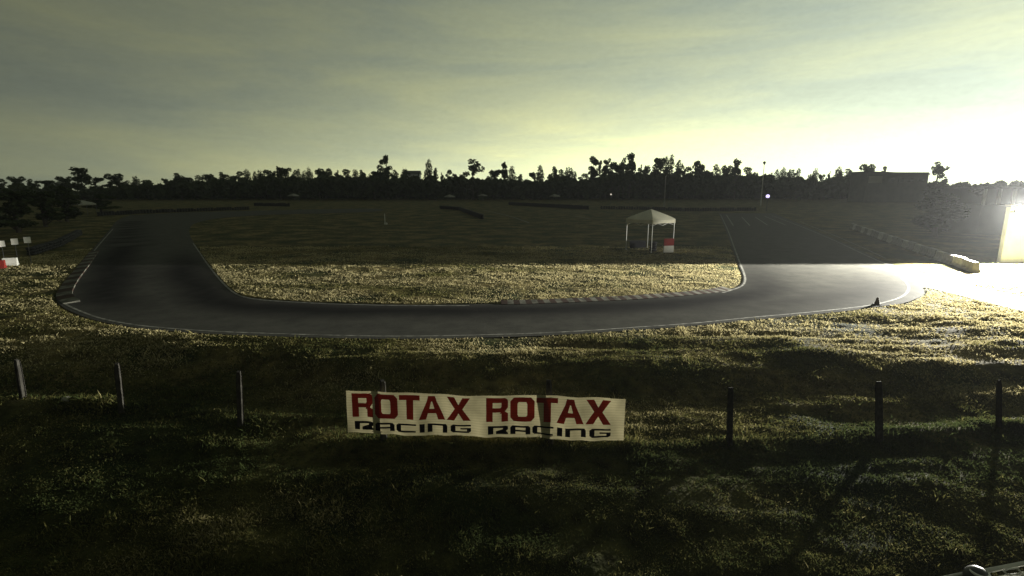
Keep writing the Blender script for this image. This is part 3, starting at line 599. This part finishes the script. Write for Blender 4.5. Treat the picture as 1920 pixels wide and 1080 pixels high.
# ------------------------------------------------------------------ right: floodlit white building, floodlight, stand, far building
FY = 34.6
wl = pz(1896, 383, 35.2); wz = wl.z
wb = empty('white_wall', (wl.x + 6, 35.36, 0), 'floodlit white wall at the right edge behind the floodlight', 'wall')
MB().box((0, 0, wz / 2 - .15), (12, .3, wz - .1), ch=.01).build('panel', M['wall'], wb); MB().box((0, 0, wz - .06), (12.1, .42, .08), ch=.01).build('coping', M['conc'], wb)
fp = pz(1912, 392, FY); fl = empty('floodlight', (fp.x, FY, fp.z), 'blinding floodlight on a bracket of the white wall, right edge', 'floodlight')
MB().box((0, .09, 0), (.46, .14, .36), ch=.02).build('housing', M['dmetal'], fl)
MB().box((0, .015, 0), (.42, .006, .32)).build('lens', emit('flood_glass', (1.0, 0.98, 0.92), 40.0), fl)
MB().box((0, .36, -.22), (.06, .46, .06)).box((0, .12, -.21), (.5, .06, .05)).build('bracket', M['dmetal'], fl)
sd = bpy.data.lights.new('floodlight_beam', 'SPOT'); so = bpy.data.objects.new('floodlight_beam', sd); col.objects.link(so); so.parent = fl
sd.energy = FLOOD_POWER; sd.color = (1.0, 0.97, 0.86); sd.spot_size = math.pi; sd.spot_blend = 0.012; sd.shadow_soft_size = 0.5
so.location = (0, -.09, 0); so.rotation_euler = Vector((0.0, -1.0, 0.0)).to_track_quat('-Z', 'Y').to_euler()

s2 = bpy.data.lights.new('added_tent_spot', 'SPOT'); s2o = bpy.data.objects.new('added_tent_spot', s2); col.objects.link(s2o); s2o.parent = fl  # extra spot added to brighten the tent, not a lamp of the place
s2.energy = FLOOD_POWER * 0.048; s2.color = sd.color; s2.spot_size = R(13); s2.spot_blend = 0.8; s2.shadow_soft_size = 0.05; s2o.location = (-.32, .02, .12)
s2o.rotation_euler = (Vector((ctr.x + .5, ctr.y, 1.35)) - Vector((fp.x - .32, FY + .02, fp.z + .12))).to_track_quat('-Z', 'Y').to_euler()
MB().tube((-.27, .03, .12), (-.14, .0, .12), .09, .07, 12).build('added_spot_head', M['dmetal'], fl)  # casing added around the extra tent spot
sl = pz(1846, 351, 58); sh_ = sl.z
stand = empty('pillared_stand', (sl.x + 11, 58, 0), 'long low stand with pale pillars behind the white wall', 'stand')
MB().box((0, 3, 1.65), (22, 6, 3.3)).build('wall', M['dwall'], stand); MB().box((0, 3, sh_ - .1), (22.6, 6.8, .2), ch=.02).build('roof', M['roof'], stand)
for i in range(14): MB().box((-10.7 + i * 1.646, .12, 3.3 + (sh_ - 3.5) / 2), (.22, .22, sh_ - 3.5)).build('pillar', M['white'], stand)
MB().box((0, 5.8, 3.3 + (sh_ - 3.5) / 2), (22, .15, sh_ - 3.5)).build('back_panel', M['dwall'], stand)
bl_, br_ = pz(1627, 321, 205), pz(1742, 325, 205); bw = br_.x - bl_.x
fb = empty('flat_roofed_building', ((bl_.x + br_.x) / 2, 210, 0), 'dark flat roofed building above the right hand treeline', 'building')
hb = bl_.z
MB().box((0, 0, hb / 2 - .2), (bw, 10, hb - .4)).build('wall', M['dwall'], fb); vs = [(-bw / 2 - .3, -5.4, hb), (bw / 2 + .3, -5.4, hb - .85), (bw / 2 + .3, 5.4, hb - .85), (-bw / 2 - .3, 5.4, hb)]
MB().add(vs + [(a, b, c - .5) for a, b, c in vs], [(0, 1, 2, 3), (7, 6, 5, 4), (0, 4, 5, 1), (1, 5, 6, 2), (2, 6, 7, 3), (3, 7, 4, 0)]).build('roof', M['roof'], fb)
MB().box((-bw * .36, -5.05, hb - 3.2), (bw * .22, .12, 2.6)).build('pale_bay', M['conc'], fb)
for i in range(4): w = MB().box((-bw * .1 + i * bw * .16, -5.04, hb - 3.4), (2.0, .12, 1.3)).build('window', M['dmetal'], fb); MB().box((-bw * .1 + i * bw * .16, -5.12, hb - 3.4), (1.8, .06, 1.1)).build('pane', M['glass'], w)
hq = pz(773, 320, 312); hs = empty('house', (hq.x, 312, 0), 'pale gabled house roof peeping between trees left of the narrow spire tree', 'house')
MB().box((0, 0, hq.z / 2 - 1), (9, 7, hq.z - 2)).build('wall', M['wall'], hs); zz = hq.z
MB().add([(-5, -4, zz - 2.2), (5, -4, zz - 2.2), (5, 4, zz - 2.2), (-5, 4, zz - 2.2), (-5, 0, zz), (5, 0, zz)], [(0, 1, 5, 4), (2, 3, 4, 5), (1, 2, 5), (3, 0, 4), (3, 2, 1, 0)]).build('roof', M['roof'], hs)

# ------------------------------------------------------------------ bottom right: pale metal rail of the camera's own tower
rail = empty('metal_rail', (0, 0, 0), 'cream painted metal rail with a hexagonal loop at the bottom right corner', 'rail')
def rp(px, py, D): d = ray(px, py); return Vector((0, 0, H)) + d * D
D0 = 3.2
a, b = rp(1846, 1071, D0), rp(1960, 1049, D0 * 0.99); c, d = rp(1866, 1086, D0), rp(1970, 1067, D0 * .99); e0, e1 = rp(1760, 1085, D0 * 1.02), rp(1812, 1074, D0 * 1.02)
org = rp(1900, 1075, D0); rail.location = org
def bar(A, B, w, h, name, m):
    v = (B - A); q = v.to_track_quat('X', 'Z').to_matrix(); return MB().box((A + B) / 2 - org, (v.length, w, h), rot=q @ Matrix.Rotation(R(-58), 3, 'X'), ch=min(w, h) * .2).build(name, m, rail)
bar(a, b, .04, .022, 'upper_bar', M['alu']); bar(c, d, .03, .022, 'lower_bar', M['alu']); bar(e0, e1, .03, .016, 'end_bar', M['alu'])
hx = MB(); hp = [rp(x, y, D0 * .985) - org for x, y in ((1882, 1071), (1889, 1067), (1908, 1065), (1914, 1073), (1906, 1077), (1888, 1077))]
for i in range(6): hx.tube(hp[i], hp[(i + 1) % 6], .0055, n=6)
hx.build('hexagonal_loop', M['alu'], rail); dm = rp(1832, 1083, D0) - org
MB().sphere(dm, .07, 16, 10).build('clamp', M['dmetal'], rail, True); MB().torus(dm + Vector((0, -.01, .045)), .045, .009, 18, 6).build('clamp_ring', M['alu'], rail, True)
MB().tube(d - org + Vector((.12, 0, 0)), Vector((d.x - org.x + .12, d.y - org.y, -org.z)), .03, n=8).tube(d - org, d - org + Vector((.14, 0, 0)), .015, n=6).tube(b - org, d - org + Vector((.12, 0, 0)), .012, n=6).build('support', M['dmetal'], rail)

# ------------------------------------------------------------------ trees
def crown_mesh(kind, seed, leaf=0.05):
    r = np.random.default_rng(seed); blobs = []
    if kind == 'round':
        for _ in range(18): a = r.uniform(0, 6.28); q = r.uniform(.05, .30); z = r.uniform(.34, .92); blobs.append((math.cos(a) * q, math.sin(a) * q, z, r.uniform(.10, .2), r.uniform(.05, .11)))
        n = 2000
    elif kind == 'column':
        for k in range(11): z = .16 + .8 * k / 11; q = .42 * max(.25, math.sin(math.pi * min(1, (z * .82 + .12)))) ** .7 * r.uniform(.8, 1.1); blobs.append((r.uniform(-.08, .08), r.uniform(-.08, .08), z, q, .09))
        n = 1700
    elif kind == 'ragged':
        for _ in range(20):
            a = r.uniform(0, 6.28); z = r.uniform(.30, .97); q = r.uniform(0, .42) * (1.25 - z * .8); blobs.append((math.cos(a) * q, math.sin(a) * q, z, r.uniform(.09, .20) * (1.25 - .45 * z), r.uniform(.04, .09)))
        n = 1700
    else:  # airy: separate tufts with sky between
        for _ in range(22):
            a = r.uniform(0, 6.28); z = r.uniform(.26, .95); q = r.uniform(.05, .45) * math.sin(math.pi * min(.93, z * .9 + .1)) ** .6; blobs.append((math.cos(a) * q, math.sin(a) * q, z, r.uniform(.05, .12), r.uniform(.035, .075)))
        n = 1000
    B = np.array(blobs); wgt = B[:, 3] ** 2 * B[:, 4]; ix = r.choice(len(B), n, p=wgt / wgt.sum()); d = r.normal(size=(n, 3)); d /= np.linalg.norm(d, axis=1)[:, None]; rad = r.uniform(.35, 1.08, n) ** .6
    c = B[ix, :3] + d * rad[:, None] * np.stack([B[ix, 3], B[ix, 3], B[ix, 4]], -1)
    s = leaf * r.uniform(.5, 1.25, n); u = r.normal(size=(n, 3)); u /= np.linalg.norm(u, axis=1)[:, None]; w = np.cross(u, r.normal(size=(n, 3))); w /= np.linalg.norm(w, axis=1)[:, None]
    sx3 = np.array([2.0, 2.0, 1.0])  # crowns are scaled by width in x and y
    us, wsv = u * s[:, None] * sx3 * .5, w * s[:, None] * sx3 * .38
    v = np.stack([c - us, c - wsv * .9, c + us, c + wsv], 1).reshape(-1, 3)
    me = bpy.data.meshes.new('crown'); me.from_pydata(v.tolist(), [], [(4 * i, 4 * i + 1, 4 * i + 2, 4 * i + 3) for i in range(n)]); return me, blobs
def trunk_mesh(blobs):
    mb = MB(); pts = [(0, 0, -.02, .05), (.01, 0, .2, .038), (-.01, .01, .45, .028), (.01, 0, .75, .012)]
    for p, q in zip(pts, pts[1:]): mb.tube(p[:3], q[:3], p[3], q[3], 7, cap=False)
    for b in blobs[::2]: z = max(.12, b[2] - .22); mb.tube((0, 0, min(z, .7)), b[:3], .015, .004, 5, cap=False)
    me = bpy.data.meshes.new('trunk'); me.from_pydata(mb.v, [], mb.f); me.materials.append(M['bark']); return me
PRO = {}
for k in ('round', 'column', 'ragged', 'airy'):
    PRO[k] = []
    for s_ in range(4):
        cm, bb = crown_mesh(k, 100 + s_ * 7 + len(k)); cm.materials.append(M['leaf2'] if k == 'airy' else M['leaf']); PRO[k].append((cm, trunk_mesh(bb)))
def make_tree(name, loc, hgt, wid, kind, lab, group, var=0, cat='tree'):
    o = empty(name, loc, lab, cat, group, random.uniform(0, 6.28)); cm, tm = PRO[kind][var % 4]
    for nm, me in (('crown', cm), ('trunk', tm)):
        c = bpy.data.objects.new(nm, me); col.objects.link(c); c.parent = o; c.scale = (wid, wid, hgt)
    return o
TREES = [(2, 335, 12, 'r'), (30, 331, 16, 'r'), (57, 335, 16, 'r'), (95, 336, 22, 'r'), (110, 330, 6, 'c'), (122, 331, 16, 'r'), (147, 310, 30, 'g'), (175, 330, 20, 'r'), (198, 346, 14, 'r'), (215, 326, 20, 'r'), (238, 338, 18, 'r'), (253, 327, 9, 'c'), (275, 337, 20, 'r'),
 (308, 329, 16, 'a'), (336, 324, 24, 'r'), (354, 330, 18, 'r'), (373, 327, 12, 'c'), (394, 327, 18, 'r'), (420, 322, 18, 'r'), (434, 327, 12, 'r'), (449, 321, 15, 'r'), (463, 316, 11, 'c'), (477, 319, 9, 'a'), (485, 315, 8, 'c'), (497, 318, 15, 'r'), (508, 321, 12, 'r'), (521, 309, 15, 'g'), (533, 311, 15, 'r'), (551, 317, 9, 'c'), (559, 315, 8, 'c'), (570, 317, 10, 'c'), (579, 310, 8, 'c'), (595, 318, 11, 'r'), (607, 316, 17, 'r'), (619, 315, 7, 'c'), (632, 316, 13, 'a'), (649, 317, 17, 'r'), (665, 316, 11, 'c'), (681, 318, 15, 'r'),
 (700, 318, 17, 'r'), (712, 309, 14, 'r'), (724, 291, 19, 'g'), (741, 318, 16, 'r'), (758, 312, 13, 'c'), (785, 320, 13, 'a'), (803, 297, 11, 'c'), (813, 314, 14, 'r'), (828, 321, 9, 'a'), (842, 318, 11, 'r'), (853, 319, 13, 'a'), (886, 295, 38, 'a'), (926, 315, 20, 'r'), (946, 306, 18, 'g'), (960, 310, 11, 'c'), (972, 326, 16, 'r'),
 (1003, 320, 15, 'r'), (1014, 308, 10, 'c'), (1031, 319, 11, 'a'), (1044, 311, 19, 'r'), (1069, 309, 16, 'c'), (1095, 325, 16, 'r'), (1113, 293, 22, 'g'), (1127, 298, 15, 'a'), (1138, 297, 15, 'g'), (1149, 306, 16, 'r'), (1162, 304, 19, 'r'), (1171, 292, 16, 'a'), (1184, 286, 22, 'g'), (1203, 302, 14, 'a'), (1211, 311, 11, 'r'), (1230, 302, 17, 'r'), (1241, 291, 18, 'r'), (1251, 291, 8, 'c'), (1260, 288, 10, 'c'), (1273, 299, 15, 'r'), (1283, 309, 10, 'a'), (1292, 312, 15, 'r'), (1306, 291, 12, 'a'), (1316, 301, 24, 'r'),
 (1334, 318, 11, 'r'), (1346, 306, 12, 'c'), (1361, 311, 14, 'r'), (1372, 314, 11, 'c'), (1382, 298, 19, 'g'), (1403, 313, 18, 'r'), (1416, 316, 15, 'a'), (1433, 328, 14, 'r'), (1448, 321, 13, 'a'), (1459, 316, 9, 'c'), (1468, 312, 9, 'c'), (1478, 317, 11, 'r'), (1487, 313, 8, 'c'), (1496, 314, 9, 'c'), (1520, 320, 9, 'a'), (1530, 312, 9, 'c'), (1541, 324, 8, 'r'), (1557, 316, 9, 'a'), (1573, 311, 11, 'c'), (1590, 316, 24, 'r'), (1608, 325, 12, 'r'), (1620, 319, 10, 'a'), (1632, 308, 17, 'r'), (1660, 309, 16, 'a'), (1763, 299, 40, 'a')]
KN = {'r': 'round', 'c': 'column', 'g': 'ragged', 'a': 'airy'}
KD = {'r': 'rounded dark tree', 'c': 'slim columnar tree', 'g': 'ragged dark tree', 'a': 'thin airy tree'}
LM = {147: ('bushy ragged tree rising highest at the far left of the treeline', 'high bushy tree'), 336: ('broad rounded tree, widest on the left third of the treeline', 'broad rounded tree'), 521: ('left head of the broad twin headed clump left of centre', 'twin headed clump'),
      724: ('tall top heavy ragged tree rising high above its neighbours, left of centre', 'top heavy tree'), 803: ('narrow spire shaped tree rising alone near the centre', 'narrow spire tree'), 886: ('wide airy tree with pale gaps in its crown, near the centre', 'wide airy tree'),
      1014: ('slim tree, left one of three separate columns right of centre', 'three separate columns'), 1184: ('tallest ragged tree of the whole treeline, behind the near tent', 'tallest ragged tree'), 1260: ('tall slim tree, right prong of the forked trees above the near tent', 'forked trees'),
      1382: ('ragged feathery tree left of the thin tall mast', 'feathery tree by the mast'), 1530: ('slim tree standing clear in a gap between the mast and the far building', 'slim tree in the gap'), 1763: ('big airy tree standing alone beside the flat roofed building', 'lone airy tree')}
xs = [t[0] for t in TREES]; ordw = ['first', 'second', 'third', 'fourth', 'fifth', 'sixth', 'seventh', 'eighth', 'ninth', 'tenth', 'eleventh', 'twelfth']
for i, (px, py, w, k) in enumerate(TREES):
    Y = 262 + (i * 37) % 40
    if px in LM: Y = 255
    if px == 1763: Y = 190
    p = pz(px, py, Y); wm_ = w * Y / F * {'r': 2.0, 'c': 1.9, 'g': 1.75, 'a': 1.35}[k]
    if px in LM: lab = LM[px][0]
    else:
        best = min(((abs(i - xs.index(L)), L) for L in LM), key=lambda t: t[0]); n = best[0]; sd_ = 'right' if px > best[1] else 'left'
        lab = f'{KD[k]}, {ordw[n - 1]} to the {sd_} of the {LM[best[1]][1]}'
    make_tree('tree', (p.x, Y, 0), p.z, wm_, KN[k], lab, 'trees of the far treeline', i)
# the wood under and behind them, one dark mass
def wood(name, top_px, Y0, Y1, n, leaf, lab):
    X = np.array([t[0] for t in top_px]); T = np.array([t[1] for t in top_px]); px = rng.uniform(X[0], X[-1], n); Y = rng.uniform(Y0, Y1, n)
    zt = np.array([pz(float(a), float(b), float(c)).z for a, b, c in zip(px, np.interp(px, X, T) + fbm(px * .09, px * 0, 3, 5) * 22 + 8, Y)]); x = (px - 960) / F * (Y * math.cos(PITCH) + (H - zt) * math.sin(PITCH))
    z = zt * rng.uniform(0.0, 1.0, n) ** .45; c = np.stack([x, Y, z], -1); s = leaf * rng.uniform(.5, 1.3, n)
    u = rng.normal(size=(n, 3)); u /= np.linalg.norm(u, axis=1)[:, None]; w = np.cross(u, rng.normal(size=(n, 3))); w /= np.linalg.norm(w, axis=1)[:, None]
    v = np.stack([c - u * s[:, None] * .6, c - w * s[:, None] * .5, c + u * s[:, None] * .6, c + w * s[:, None] * .5], 1).reshape(-1, 3)
    mb = MB(); mb.v = [tuple(q) for q in v.tolist()]; mb.f = [(4 * i, 4 * i + 1, 4 * i + 2, 4 * i + 3) for i in range(n)]; mb.m = [0] * n
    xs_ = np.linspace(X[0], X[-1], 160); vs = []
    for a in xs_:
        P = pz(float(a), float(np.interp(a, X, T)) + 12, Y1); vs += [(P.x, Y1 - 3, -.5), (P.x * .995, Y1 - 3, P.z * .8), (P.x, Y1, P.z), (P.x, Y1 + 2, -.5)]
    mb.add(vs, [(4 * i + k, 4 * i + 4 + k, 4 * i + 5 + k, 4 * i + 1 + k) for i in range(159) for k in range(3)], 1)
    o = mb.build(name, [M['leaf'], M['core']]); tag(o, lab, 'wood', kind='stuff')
wood('wood', [(-150, 350), (60, 346), (200, 350), (300, 338), (500, 327), (700, 327), (900, 329), (975, 333), (1090, 330), (1200, 318), (1400, 326), (1500, 328), (1620, 330), (1760, 338), (2100, 342)], 246, 300, 24000, 2.4, 'dark wood filling the far edge of the circuit below the tree tops')

# ------------------------------------------------------------------ nearer bushes: left edge and right hedge
BUSH = [(-30, 352, 446, 90, 'large dark bush cut by the left edge of the view'), (35, 351, 436, 76, 'dark bush behind the left marker boards, second from the edge'), (85, 356, 425, 64, 'dark bush behind the marker boards, third from the left edge'), (125, 352, 415, 60, 'dark bush close to the left of the small pale tent'), (190, 364, 399, 50, 'low dark bush right behind the small pale tent')]
for i, (px, ty, by, w, lab) in enumerate(BUSH):
    q = gp(px, by); t_ = pz(px, ty, q.y); make_tree('bush', (q.x, q.y, -t_.z * .22), t_.z * 1.22, w * q.y / F * 1.35, 'ragged', lab, 'dark bushes at the left', i + 1, 'bush')
HB = [(1752, 352, 443, 66, 'left, lower bush of the dark hedge near the floodlight'), (1803, 343, 430, 46, 'right, higher domed bush of the hedge near the floodlight')]
for i, (px, ty, by, w, lab) in enumerate(HB):
    q = gp(px, by); t_ = pz(px, ty, q.y); make_tree('bush', (q.x, q.y, -t_.z * .25), t_.z * 1.25, w * q.y / F * 1.7, 'round', lab, 'hedge bushes near the floodlight', i + 2, 'bush')

# ------------------------------------------------------------------ haze added around the floodlight in place of lens glare
hz = MB().box((0, 300, 14), (3400, 3800, 34)).build('haze', M['core']); hm = bpy.data.materials.new('haze_air'); hm.use_nodes = True; t = hm.node_tree; t.nodes.clear()
ho = t.nodes.new('ShaderNodeOutputMaterial'); hv = t.nodes.new('ShaderNodeVolumePrincipled'); hv.inputs['Color'].default_value = (0.93, 0.96, 1.0, 1); hv.inputs['Density'].default_value = 0.00015; hv.inputs['Anisotropy'].default_value = 0.35
t.links.new(hv.outputs[0], ho.inputs['Volume']); hz.data.materials.clear(); hz.data.materials.append(hm); tag(hz, kind='stuff', label='thin haze added over the circuit for the glare of the floodlight', cat='haze')
